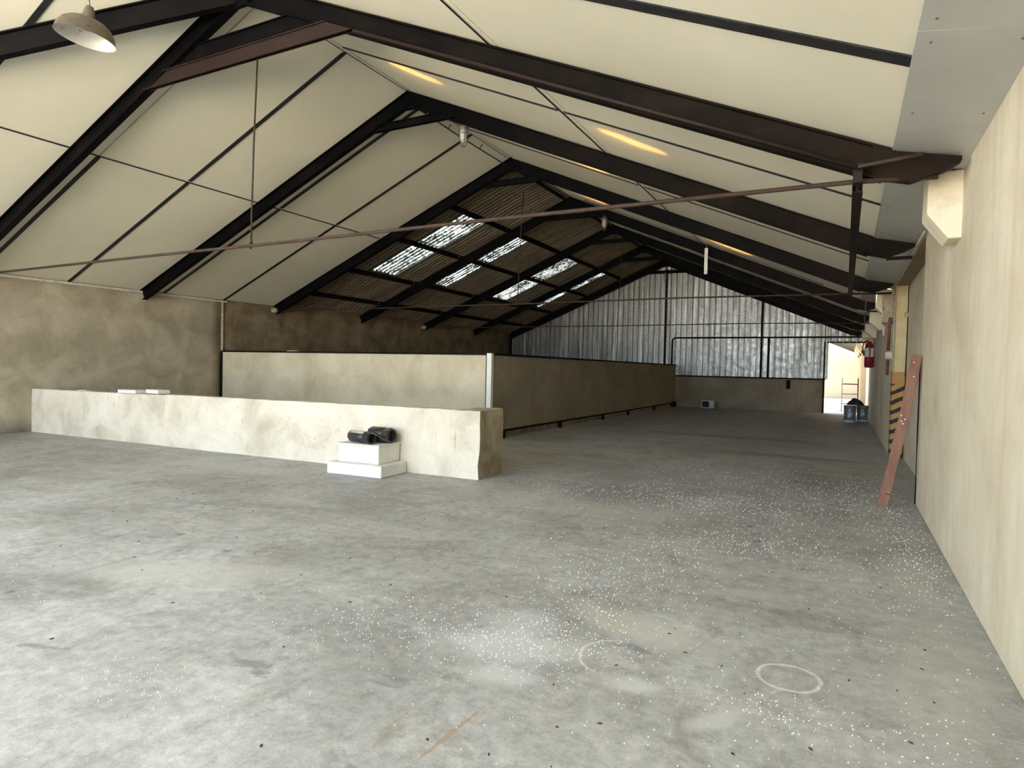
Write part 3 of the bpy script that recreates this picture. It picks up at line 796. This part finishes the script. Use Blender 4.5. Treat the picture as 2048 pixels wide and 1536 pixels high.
for yy in (11.9, 14.95, 18.2, 20.7, 24.0, 26.9): box_obj('foot', (-6.43, -6.36, yy-.035, yy+.035, 0, .155), M_['purlin'], pa)
box_obj('far_bracket', (-6.42, -6.28, 26.7, 27.1, .02, .24), M_['purlin'], pa)
box_obj('curb', (-6.95, -6.55, 11.4, 27.4, 0, .12), M_['low_wall_end'], kind='structure', label='low brown concrete curb under the side of the partition', category='curb')
o = box_obj('board_offcut', (-12.0, -11.72, 11.2, 11.33, 1.785, 1.80), M_['foam']); tag(o, 'small pale offcut lying on the top rail of the partition', 'offcut')
o.location = (-.05, 0, 0)

# ------------------------------------------------------------ polystyrene boxes and rolls by the low wall
def rot_box(name, c, dx, dy, dz, ang, mat, parent=None, bevel=.008):
    bm = bmesh.new(); bm_box(bm, -dx/2, dx/2, -dy/2, dy/2, 0, dz)
    bmesh.ops.rotate(bm, verts=bm.verts, cent=(0, 0, 0), matrix=Matrix.Rotation(ang, 3, 'Z'))
    bmesh.ops.translate(bm, verts=bm.verts, vec=Vector(c))
    return obj(name, bm, mat, parent, bevel)
ANG = .06
t = thing('polystyrene_slab', 'wide flat white polystyrene slab on the floor against the low wall', 'slab', (-5.83, 6.88, 0))
rot_box('slab', (-5.83, 6.88, 0), .90, .60, .16, ANG, M_['foam'], t, .012)
t = thing('foam_crate', 'white polystyrene box stacked on the flat slab under the black rolls', 'box', (-5.82, 6.92, .16))
rot_box('body', (-5.84, 6.93, .161), .68, .50, .235, ANG, M_['foam'], t, .012)
rot_box('lid', (-5.84, 6.93, .396), .70, .52, .022, ANG, M_['foam'], t, .006)
def roll(c, L, r, ang, label, wrap=False, hexagon=False):
    t = thing('black_cartridge', label, 'cartridge', c, 'black cartridges on the white box')
    d = Vector((math.cos(ang), math.sin(ang), 0))
    c = Vector(c); a = c - d*L/2 + Vector((0, 0, r)); b = c + d*L/2 + Vector((0, 0, r)); seg = 8 if hexagon else 20
    bm = bmesh.new(); bm_tube(bm, [a, a+d*.02, b-d*.13, b-d*.125, b-d*.10], [r*.86, r, r, r*.95, r*.95], seg, True); obj('body', bm, M_['black_plastic'], t)
    bm = bmesh.new()
    # open end: ring with a hollow
    dd, s, u = frame_of(a, b)
    prof = [(r*.96, -.09), (r*.96, -.02), (r*1.02, -.015), (r*1.02, .025), (r*.74, .028), (r*.66, -.05), (0.001, -.05)]
    rings = [[bm.verts.new(b - d*.03 + d*h + (s*math.cos(2*PI*k/seg)+u*math.sin(2*PI*k/seg))*q_) for k in range(seg)] for q_, h in prof]
    for i in range(len(rings)-1):
        for k in range(seg): bm.faces.new((rings[i][k], rings[i][(k+1) % seg], rings[i+1][(k+1) % seg], rings[i+1][k]))
    obj('end_ring', bm, M_['black_plastic'], t)
    if wrap:
        bm = bmesh.new(); n = 8
        f0 = []; f1 = []
        for k in range(n+1):
            an = math.radians(40+100*k/n); off = (s*math.cos(an)+u*math.sin(an))*(r*1.015)
            f0.append(bm.verts.new(a+d*.05+off)); f1.append(bm.verts.new(b-d*.12+off))
        for k in range(n): bm.faces.new((f0[k], f0[k+1], f1[k+1], f1[k])).smooth = True
        obj('wrapper', bm, M_['label_grey'], t, label='pale shiny wrapper')
    return t
roll((-5.87, 6.80, .421), .46, .082, -.22, 'black cylindrical cartridge with a pale wrapper on top of the white box, in front', True)
roll((-5.70, 7.02, .421), .42, .106, -.16, 'plain black cartridge lying behind the wrapped one, against the low wall', False, True)
tube_obj('strap', [(-5.64, 6.70, .56), (-5.58, 6.68, .585), (-5.53, 6.72, .55), (-5.50, 6.80, .50), (-5.47, 6.88, .47)], .006, M_['lamp_metal'])
tag(bpy.data.objects['strap'], 'thin grey strap looped over the ends of the black cartridges', 'strap')

# pieces on top of the low wall
t = thing('foam_block', 'white polystyrene block lying on the low wall near its left end', 'block', (-11.3, 7.1, .89))
rot_box('block', (-11.45, 7.03, .885), .46, .20, .065, .1, M_['foam'], t, .008)
t = thing('foam_block', 'second thin white block behind the first on the low wall', 'block', (-11.0, 7.3, .89))
rot_box('block', (-10.98, 7.22, .893), .42, .22, .07, -.1, M_['foam'], t, .008)
o = rot_box('mortar_crumb', (-13.0, 7.05, .872), .22, .1, .018, .2, M_['low_wall']); tag(o, 'flat crumb of plaster on the low wall left of the white blocks', 'rubble')

# ------------------------------------------------------------ leaning plank
t = thing('leaning_plank', 'red-brown wooden plank leaning against the edge of the cream wall', 'plank', (.42, 8.42, 0))
a = Vector((.425, 8.40, 0)); b = Vector((.732, 8.62, 1.745))
bm = bmesh.new(); n = 8
d = (b-a).normalized(); s = Vector((1, 0, 0)) - d*d.x; s.normalize(); u = s.cross(d)
rings = []
for k in range(n+1):
    f_ = k/n; c = a+(b-a)*f_ + s*.012*math.sin(f_*PI) ; wv = .052+.004*math.sin(k*2.1)
    rings.append([bm.verts.new(c+s*x_*wv+u*y_*.019) for x_, y_ in ((-1, -1), (1, -1), (1, 1), (-1, 1))])
for k in range(n):
    for q_ in range(4): bm.faces.new((rings[k][q_], rings[k][(q_+1) % 4], rings[k+1][(q_+1) % 4], rings[k+1][q_]))
bm.faces.new(rings[0][::-1]); bm.faces.new(rings[-1])
bm.verts.ensure_lookup_table()
obj('board', bm, M_['plank'], t, bevel=.006)
for f_, sx in ((.95, -.3), (.86, .25), (.60, -.4), (.565, -.1), (.55, .3), (.58, .5)):
    c = a+(b-a)*f_+s*.05*sx
    nrm = -u if (-u).y < 0 else u
    bm = bmesh.new(); bm_tube(bm, [c+nrm*.017, c+nrm*.024], .0085, 8); obj('nail', bm, M_['nail'], t)
bm = bmesh.new(); nrm = -u if (-u).y < 0 else u
c = a+(b-a)*.09+s*.03+nrm*.019; bm_tube(bm, [c-s*.02, c+s*.022], .005, 6); obj('staple', bm, M_['black_cable'], t)

o = tube_obj('wall_cable', [(XR-.008, 8.765, 1.72), (XR-.010, 8.768, .9), (XR-.009, 8.766, 0.01)], .008, M_['black_cable'], None, 6)  # dark tube added for the shade line along the wall's step edge
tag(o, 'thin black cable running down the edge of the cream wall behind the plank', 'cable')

# ------------------------------------------------------------ fittings on the right wall
t = thing('fuse_box', 'old brown metal fuse box beside the top of the yellow pillar', 'box', (.69, 14.0, 2.5))
box_obj('case', (.60, XR, 13.96, 14.25, 2.51, 3.04), M_['grey_box'], t, .012)
box_obj('cover', (.615, .775, 13.945, 13.965, 2.53, 3.02), M_['grey_box'], t, .006)
box_obj('latch', (.61, .625, 13.93, 13.95, 2.75, 2.80), M_['black_cable'], t)
t = thing('drain_pipe', 'brown red pipe in two lengths below the old fuse box', 'pipe', (.72, 13.9, 1.5))
tube_obj('upper_pipe', [(.735, 13.90, 2.60), (.72, 13.90, 2.56), (.715, 13.90, 1.98)], .026, M_['red_pipe'], t)
tube_obj('lower_pipe', [(.715, 13.93, 1.80), (.712, 13.93, 1.52)], .026, M_['red_pipe'], t)
box_obj('clamp', (.67, XR, 13.88, 13.96, 1.83, 1.95), M_['conduit'], t)
t = thing('conduit', 'pale conduit running down the wall beside the yellow pillar', 'pipe', (.76, 13.6, 3))
tube_obj('tube', [(.775, 13.56, 3.1), (.772, 13.57, 2.0), (.772, 13.57, 1.62)], .010, M_['conduit'], t, 8)
tube_obj('elbow', [(.772, 13.57, 1.64), (.765, 13.62, 1.60), (.76, 13.75, 1.60)], .012, M_['conduit'], t, 8)
t = thing('light_switch', 'small bright white switch plate high on the wall past the fuse box', 'switch', (.77, 17.2, 2.4))
box_obj('plate', (.757, XR, 17.0, 17.35, 2.44, 2.66), M_['white_paint'], t, .006)
box_obj('rocker', (.748, .757, 17.12, 17.24, 2.50, 2.60), M_['white_paint'], t)
t = thing('junction_knob', 'round rusty bracket on the yellow pillar with a wire hanging from it', 'bracket', (.98, 13.5, 2.6))
bm = bmesh.new(); bm_lathe(bm, [(.0001, -.05), (.035, -.045), (.045, 0), (.035, .045), (.0001, .05)], (.975, 13.56, 2.62), 14); obj('knob', bm, M_['grey_box'], t)
tube_obj('wire', [(.985, 13.56, 2.58), (.985, 13.58, 2.1), (.975, 13.58, 1.5)], .006, M_['black_cable'], t, 6)
t = thing('eave_conduit', 'thin pale conduit along the lintel over the wall recess', 'pipe', (.74, 8.9, 3.1))
tube_obj('tube', [(.745, 8.5, 3.13), (.745, 11, 3.12), (.745, 13.9, 3.11)], .012, M_['conduit'], t, 8)
# extinguisher
t = thing('fire_extinguisher', 'red fire extinguisher with white labels hanging on the right wall near the far doorway', 'extinguisher', (.62, 22, 1.76))
bm = bmesh.new(); bm_lathe(bm, [(.0001, 0), (.10, .0), (.125, .03), (.125, .62), (.105, .70), (.05, .76), (.035, .80), (.0001, .80)], (.64, 22, 1.74), 22); obj('cylinder', bm, M_['red'], t)
bm = bmesh.new()
for a0, a1 in ((195, 258), (285, 330)):
    n = 6; lo = []; hi = []
    for k in range(n+1):
        an = math.radians(a0+(a1-a0)*k/n); lo.append(bm.verts.new((.64+.128*math.cos(an), 22+.128*math.sin(an), 2.06))); hi.append(bm.verts.new((.64+.128*math.cos(an), 22+.128*math.sin(an), 2.33)))
    for k in range(n): bm.faces.new((lo[k], lo[k+1], hi[k+1], hi[k])).smooth = True
obj('label', bm, M_['paper'], t, label='white paper labels')
bm = bmesh.new(); bm_box(bm, .60, .70, 21.95, 22.05, 2.53, 2.60); bm_box(bm, .50, .66, 21.98, 22.02, 2.60, 2.64); obj('valve', bm, M_['brass'], t, .01)
tube_obj('hose', [(.60, 21.95, 2.56), (.48, 21.9, 2.50), (.46, 21.88, 2.3), (.50, 21.87, 2.1)], .02, M_['brass'], t)
box_obj('wall_bracket', (.74, XR, 21.95, 22.05, 2.1, 2.62), M_['lamp_metal'], t)
o = tube_obj('pink_string', [(.34, 12.94, 3.24), (.33, 14.2, 3.0), (.345, 15.6, 2.72), (.36, 16.4, 2.6)], .007, M_['string'], None, 6)
tag(o, 'thin pink string hanging slack from the eave near the right wall', 'string')

# ------------------------------------------------------------ pails, bag, ladder frame, microwave
def pail(name, x, y, r, h, label, grp='grey metal pails'):
    t = thing(name, label, 'pail', (x, y, 0), grp)
    bm = bmesh.new(); bm_lathe(bm, [(r*.90, 0), (r*.92, .03), (r*.94, h*.33), (r*.97, h*.34), (r*.95, h*.36), (r*.96, h*.64), (r*.99, h*.65), (r*.97, h*.67), (r*.98, h*.96), (r*1.03, h*.97), (r*1.03, h), (r*.95, h), (r*.93, h*.9), (.0001, h*.9)], (x, y, 0), 28); obj('body', bm, M_['bucket'], t)
    bm = bmesh.new(); bm_lathe(bm, [(r*.955, h*.03), (r*.965, h*.15)], (x, y, 0), 28, cap=False); obj('band', bm, M_['bucket_band'], t)
    bm = bmesh.new(); n = 5; lo = []; hi = []
    for k in range(n+1):
        an = math.radians(250+40*k/n); lo.append(bm.verts.new((x+r*.99*math.cos(an), y+r*.99*math.sin(an), h*.42))); hi.append(bm.verts.new((x+r*.99*math.cos(an), y+r*.99*math.sin(an), h*.62)))
    for k in range(n): bm.faces.new((lo[k], lo[k+1], hi[k+1], hi[k]))
    obj('label', bm, M_['bucket_band'], t)
    pts = [(x+r*1.03*math.cos(a), y-.02, h*.93+.10*math.sin(a)*0 - .12*math.sin(a)) for a in [PI*k/8 for k in range(9)]]
    bm = bmesh.new(); bm_tube(bm, [(p[0], y-r*math.sin(PI*k/8)*1.02-.01, p[2]) for k, p in enumerate(pts)], .006, 6); obj('handle', bm, M_['lamp_metal'], t)
    return t
pail('metal_pail', .19, 22.80, .178, .545, 'grey metal pail standing further out from the wall by the doorway')
pail('metal_pail', .555, 23.45, .165, .535, 'second grey metal pail, tucked between the first pail and the right wall')
bm = bmesh.new(); rnd = random.Random(4)
bmesh.ops.create_icosphere(bm, subdivisions=3, radius=1)
for v_ in bm.verts:
    c = v_.co; k = 1+.18*math.sin(5*c.x+2)*math.cos(4*c.y)+.08*math.sin(11*c.z+c.x*7)
    zz = max(0, c.z)*.20*k*(1.0+.35*c.x) + max(0, -c.z)*-.01
    v_.co = Vector((.31+c.x*.235*k, 23.0+c.y*.19*k, .55+zz+.01))
for f_ in bm.faces: f_.smooth = True
o = obj('black_bag', bm, M_['bag']); tag(o, 'crumpled black bag lying across the tops of the two grey pails', 'bag')
t = thing('ladder_frame', 'dark red steel frame with three rungs standing in the far doorway behind the pails', 'ladder', (.21, 29.3, 0))
for px, r_ in ((-.07, .012), (.50, .024)): tube_obj('rail', [(px, 29.3, 0), (px, 29.3, 1.38)], r_, M_['red_frame'], t)
for z_, r_ in ((1.14, .024), (.735, .015), (.34, .013)): tube_obj('rung', [(-.07, 29.3, z_), (.50, 29.3, z_)], r_, M_['red_frame'], t)
t = thing('microwave_oven', 'small white microwave oven on the floor against the far wall', 'microwave', (-4.85, 27.1, 0))
box_obj('body', (-5.19, -4.70, 26.86, 27.26, .015, .335), M_['mw_white'], t, .012)
box_obj('door', (-5.185, -4.86, 26.835, 26.862, .03, .32), M_['mw_white'], t, .004)
box_obj('window', (-5.15, -4.885, 26.828, 26.84, .06, .295), M_['dark_glass'], t)
box_obj('control_panel', (-4.85, -4.71, 26.84, 26.862, .03, .32), M_['mw_white'], t)
bm = bmesh.new(); bm_tube(bm, [(-4.78, 26.845, .10), (-4.78, 26.82, .10)], .022, 12); obj('dial', bm, M_['mw_white'], t)
for px in (-5.14, -4.75): box_obj('foot', (px-.02, px+.02, 26.9, 26.94, 0, .02), M_['black_plastic'], t)
box_obj('floor_mark', (-2.05, -1.9, FAR-.03, FAR, .9, 1.25), M_['purlin'], wf).name = 'hanging_strap'
# damp stain panel on dwarf wall is in its render

# ------------------------------------------------------------ lamps
def enamel_lamp(c, top):
    t = thing('pendant_lamp', 'old white enamel dish lamp with rusty top hanging near the top left', 'lamp', c)
    R_ = .165
    rotm = Matrix.Rotation(math.radians(9), 3, _f)
    def spin(bm):
        bmesh.ops.rotate(bm, verts=bm.verts, cent=Vector(c), matrix=rotm); return bm
    bm = bmesh.new(); bm_lathe(bm, [(.035, .112), (.06, .106), (.10, .092), (.135, .066), (.156, .032), (R_, -.006), (R_+.004, -.012)], c, 36, cap=False)
    obj('shade', spin(bm), M_['enamel_out'], t)
    bm = bmesh.new(); bm_lathe(bm, [(.033, .106), (.058, .100), (.098, .086), (.132, .061), (.153, .030), (R_-.003, -.008), (R_+.003, -.013)], c, 36, cap=False)
    obj('reflector', spin(bm), M_['enamel_in'], t, label='white enamel inside')
    bm = bmesh.new(); bm_lathe(bm, [(.0001, .19), (.020, .185), (.030, .16), (.034, .12), (.036, .10), (.0001, .09)], c, 16); obj('lamp_holder', spin(bm), M_['enamel_out'], t)
    bm = bmesh.new(); bm_lathe(bm, [(.0001, .088), (.03, .085), (.034, .06), (.028, .045), (.0001, .04)], c, 14); obj('socket', spin(bm), M_['brown_steel'], t)
    cc = Vector(c)+rotm @ Vector((0, 0, .185))
    tube_obj('cord', [cc, cc+Vector((-.01, 0, .06)), cc+Vector((.012, 0, .10)), Vector((cc.x+.012, cc.y, top))], .004, M_['black_cable'], t, 6)
enamel_lamp((-4.28, 2.32, 3.515), zp(-4.28))
def jar_lamp(c, label, s=1.0):
    c = Vector(c); t = thing('jar_lamp', label, 'lamp', c, 'jar lamps under the trusses')
    S = lambda prof: [(max(.0001, r*s), h*s) for r, h in prof]
    bm = bmesh.new(); bm_lathe(bm, S([(.05, 0), (.05, -.04), (.085, -.05), (.085, -.10), (.07, -.11)]), c, 18); obj('cap', bm, M_['lamp_metal'], t)
    bm = bmesh.new(); bm_lathe(bm, S([(.068, -.10), (.072, -.16), (.068, -.26), (.05, -.32), (0, -.335)]), c, 18, cap=False); obj('glass_jar', bm, M_['glass'], t)
    bm = bmesh.new(); bm_lathe(bm, S([(0, -.10), (.02, -.11), (.022, -.15), (.042, -.20), (.044, -.24), (.03, -.275), (0, -.285)]), c, 16); obj('bulb', bm, M_['bulb'], t)
    bm = bmesh.new()
    for k in range(4):
        a = PI/4+k*PI/2; cx, sy = math.cos(a)*s, math.sin(a)*s
        bm_tube(bm, [c+Vector((cx*.082, sy*.082, -.09*s)), c+Vector((cx*.084, sy*.084, -.25*s)), c+Vector((cx*.055, sy*.055, -.35*s)), c+Vector((cx*.035, sy*.035, -.40*s))], .005, 5)
    for zz, rr in ((-.18, .084), (-.40, .036)):
        bm_tube(bm, [c+Vector((rr*s*math.cos(2*PI*k/12), rr*s*math.sin(2*PI*k/12), zz*s)) for k in range(13)], .005, 5)
    obj('guard', bm, M_['lamp_metal'], t)
jar_lamp((-5.83, 9.20, 5.60), 'glass jar lamp in a wire guard under the second truss', .95)
jar_lamp((-5.89, T(4)-.12, 5.66), 'glass jar lamp under the fourth truss, in front of the dark roof', .95)
jar_lamp((-6.93, T(7)-.15, 5.72), 'dim jar lamp below the ridge at the far gable', .95)
t = thing('hanging_batten', 'short white batten hanging straight down from the right roof slope', 'batten', (-3.16, 16.4, 3.95))
box_obj('batten', (-3.20, -3.12, 16.38, 16.43, 3.95, 4.60), M_['white_paint'], t, .005)
box_obj('hook', (-3.17, -3.15, 16.40, 16.41, 4.60, 4.76), M_['lamp_metal'], t)

# ------------------------------------------------------------ beyond the doorway
an = struct('wall_annex', 'sunlit cream walls seen through the far doorway'); an['category'] = 'wall'
box_obj('end_wall', (-12, 1.4, 46, 46.3, 0, 3.6), M_['cream_far'], an)
box_obj('end_wall_cap', (-12, 1.4, 45.97, 46.0, 2.45, 2.52), M_['trim_white'], an)
box_obj('side_wall', (XR+.05, 1.4, 27.7, 46, 0, 3.1), M_['cream_far'], an)
for yy in (31.5, 35.2, 38.9):
    box_obj('pilaster', (.62, XR+.06, yy, yy+.35, 0, 2.6), M_['cream_far'], an)
    bm = bmesh.new(); prof = [(XR+.06, 3.05), (.45, 3.05), (.43, 2.7), (.62, 2.45), (XR+.06, 2.45)]
    a = [bm.verts.new((px, yy, pz)) for px, pz in prof]; b = [bm.verts.new((px, yy+.4, pz)) for px, pz in prof]
    for k in range(5): bm.faces.new((a[k], a[(k+1) % 5], b[(k+1) % 5], b[k]))
    bm.faces.new(a); bm.faces.new(b[::-1]); obj('corbel', bm, M_['cream_far'], an)
ar = struct('roof_annex', 'dark roof edge seen through the top of the far doorway'); ar['category'] = 'roof'
bm = bmesh.new(); P = []
for dz in (-.22, 0):
    for a, b in ((-2.6, 28.0), (1.4, 28.0), (1.4, 45.5), (-2.6, 45.5)): P.append(bm.verts.new((a, b, zp(a)+dz)))
for f in ((0,3,2,1),(4,5,6,7),(0,1,5,4),(1,2,6,5),(2,3,7,6),(3,0,4,7)): bm.faces.new([P[i] for i in f])
obj('roof_slab', bm, M_['purlin'], ar)

# ------------------------------------------------------------ litter on the floor
rnd = random.Random(11)
def on_floor_ok(x, y):
    if x > XR-.02 or x < XL+.05: return False
    if y > 6.55 and x < -4.2 and y < 8.05: return False
    return not (y > 11.2 and x < -6.3)
clusters = [(-2.86, 7.2, .5, .3, 120), (-1.7, 7.45, .9, .35, 420), (-.68, 5.87, .45, .35, 420), (-1.42, 4.75, .45, .5, 360), (-1.42, 3.30, .28, .28, 420), (-1.9, 3.05, .5, .22, 360),
            (-2.35, 2.75, .5, .2, 160), (.60, 6.05, .14, .5, 300), (.0, 8.9, .45, .7, 380), (-.27, 3.02, .14, .10, 90), (-1.43, 4.1, .30, .3, 200), (-2.83, 1.74, .3, .12, 90),
            (.2, 2.95, .25, .2, 90), (-.9, 9.2, .9, .9, 420), (-.65, 3.0, .5, .4, 120), (-.6, 7.6, .8, .5, 420), (.55, 7.6, .15, .9, 260), (-5.5, 5.6, 3, .8, 160), (-1.5, 5, 2.6, 2.2, 650), (-3.4, 2.8, 2.2, .9, 260), (.35, 4.6, .3, .8, 160)]
bm = bmesh.new()
def bead(bm, x, y, r):
    p = [(0, 0, 1), (1, 0, 0), (0, 1, 0), (-1, 0, 0), (0, -1, 0), (0, 0, -1)]
    v_ = [bm.verts.new((x+a*r, y+b*r, r+c*r)) for a, b, c in p]
    for a, b, c in ((0, 1, 2), (0, 2, 3), (0, 3, 4), (0, 4, 1), (5, 2, 1), (5, 3, 2), (5, 4, 3), (5, 1, 4)): bm.faces.new((v_[a], v_[b], v_[c]))
for cx, cy, sx, sy, n in clusters:
    for k in range(n):
        x_, y_ = rnd.gauss(cx, sx), rnd.gauss(cy, sy)
        if on_floor_ok(x_, y_): bead(bm, x_, y_, rnd.choice((.0022, .003, .003, .0038, .0045)) * (.8+.06*max(0, y_)))
for f_ in bm.faces: f_.smooth = True
o = obj('polystyrene_beads', bm, M_['bead'], kind='stuff'); tag(o, 'tiny white polystyrene beads scattered over the concrete floor', 'beads')
bm = bmesh.new()
for k in range(170):
    x_, y_ = rnd.uniform(-7, .6), rnd.uniform(1.6, 8)
    if not on_floor_ok(x_, y_): continue
    a_ = rnd.uniform(0, PI); L = rnd.uniform(.006, .016); W_ = L*rnd.uniform(.3, .7); h_ = rnd.uniform(.002, .005)
    ca, sa = math.cos(a_), math.sin(a_)
    q_ = [(L, 0), (0, W_), (-L, 0), (0, -W_)]
    lo = [bm.verts.new((x_+p*ca-r*sa, y_+p*sa+r*ca, 0.0005)) for p, r in q_]; hi = [bm.verts.new((x_+.7*(p*ca-r*sa), y_+.7*(p*sa+r*ca), h_)) for p, r in q_]
    bm.faces.new(hi)
    for j in range(4): bm.faces.new((lo[j], lo[(j+1) % 4], hi[(j+1) % 4], hi[j]))
o = obj('dark_debris', bm, M_['chip'], kind='stuff'); tag(o, 'small dark crumbs of debris scattered on the concrete floor', 'debris')
for (x_, y_, lab, mt, L, W_) in ((-.182, 2.556, 'small white chip on the floor at the bottom edge of the view', 'paper', .022, .012), (-1.02, 2.43, 'dark red flake on the floor left of the chalk ring', 'chip_red', .014, .007), (-.84, 3.62, 'dark splinter in the pale patch of floor', 'chip', .018, .008)):
    o = rot_box('floor_chip', (x_, y_, 0.0), L, W_, .004, .3, M_[mt], None, 0); tag(o, lab, 'chip')
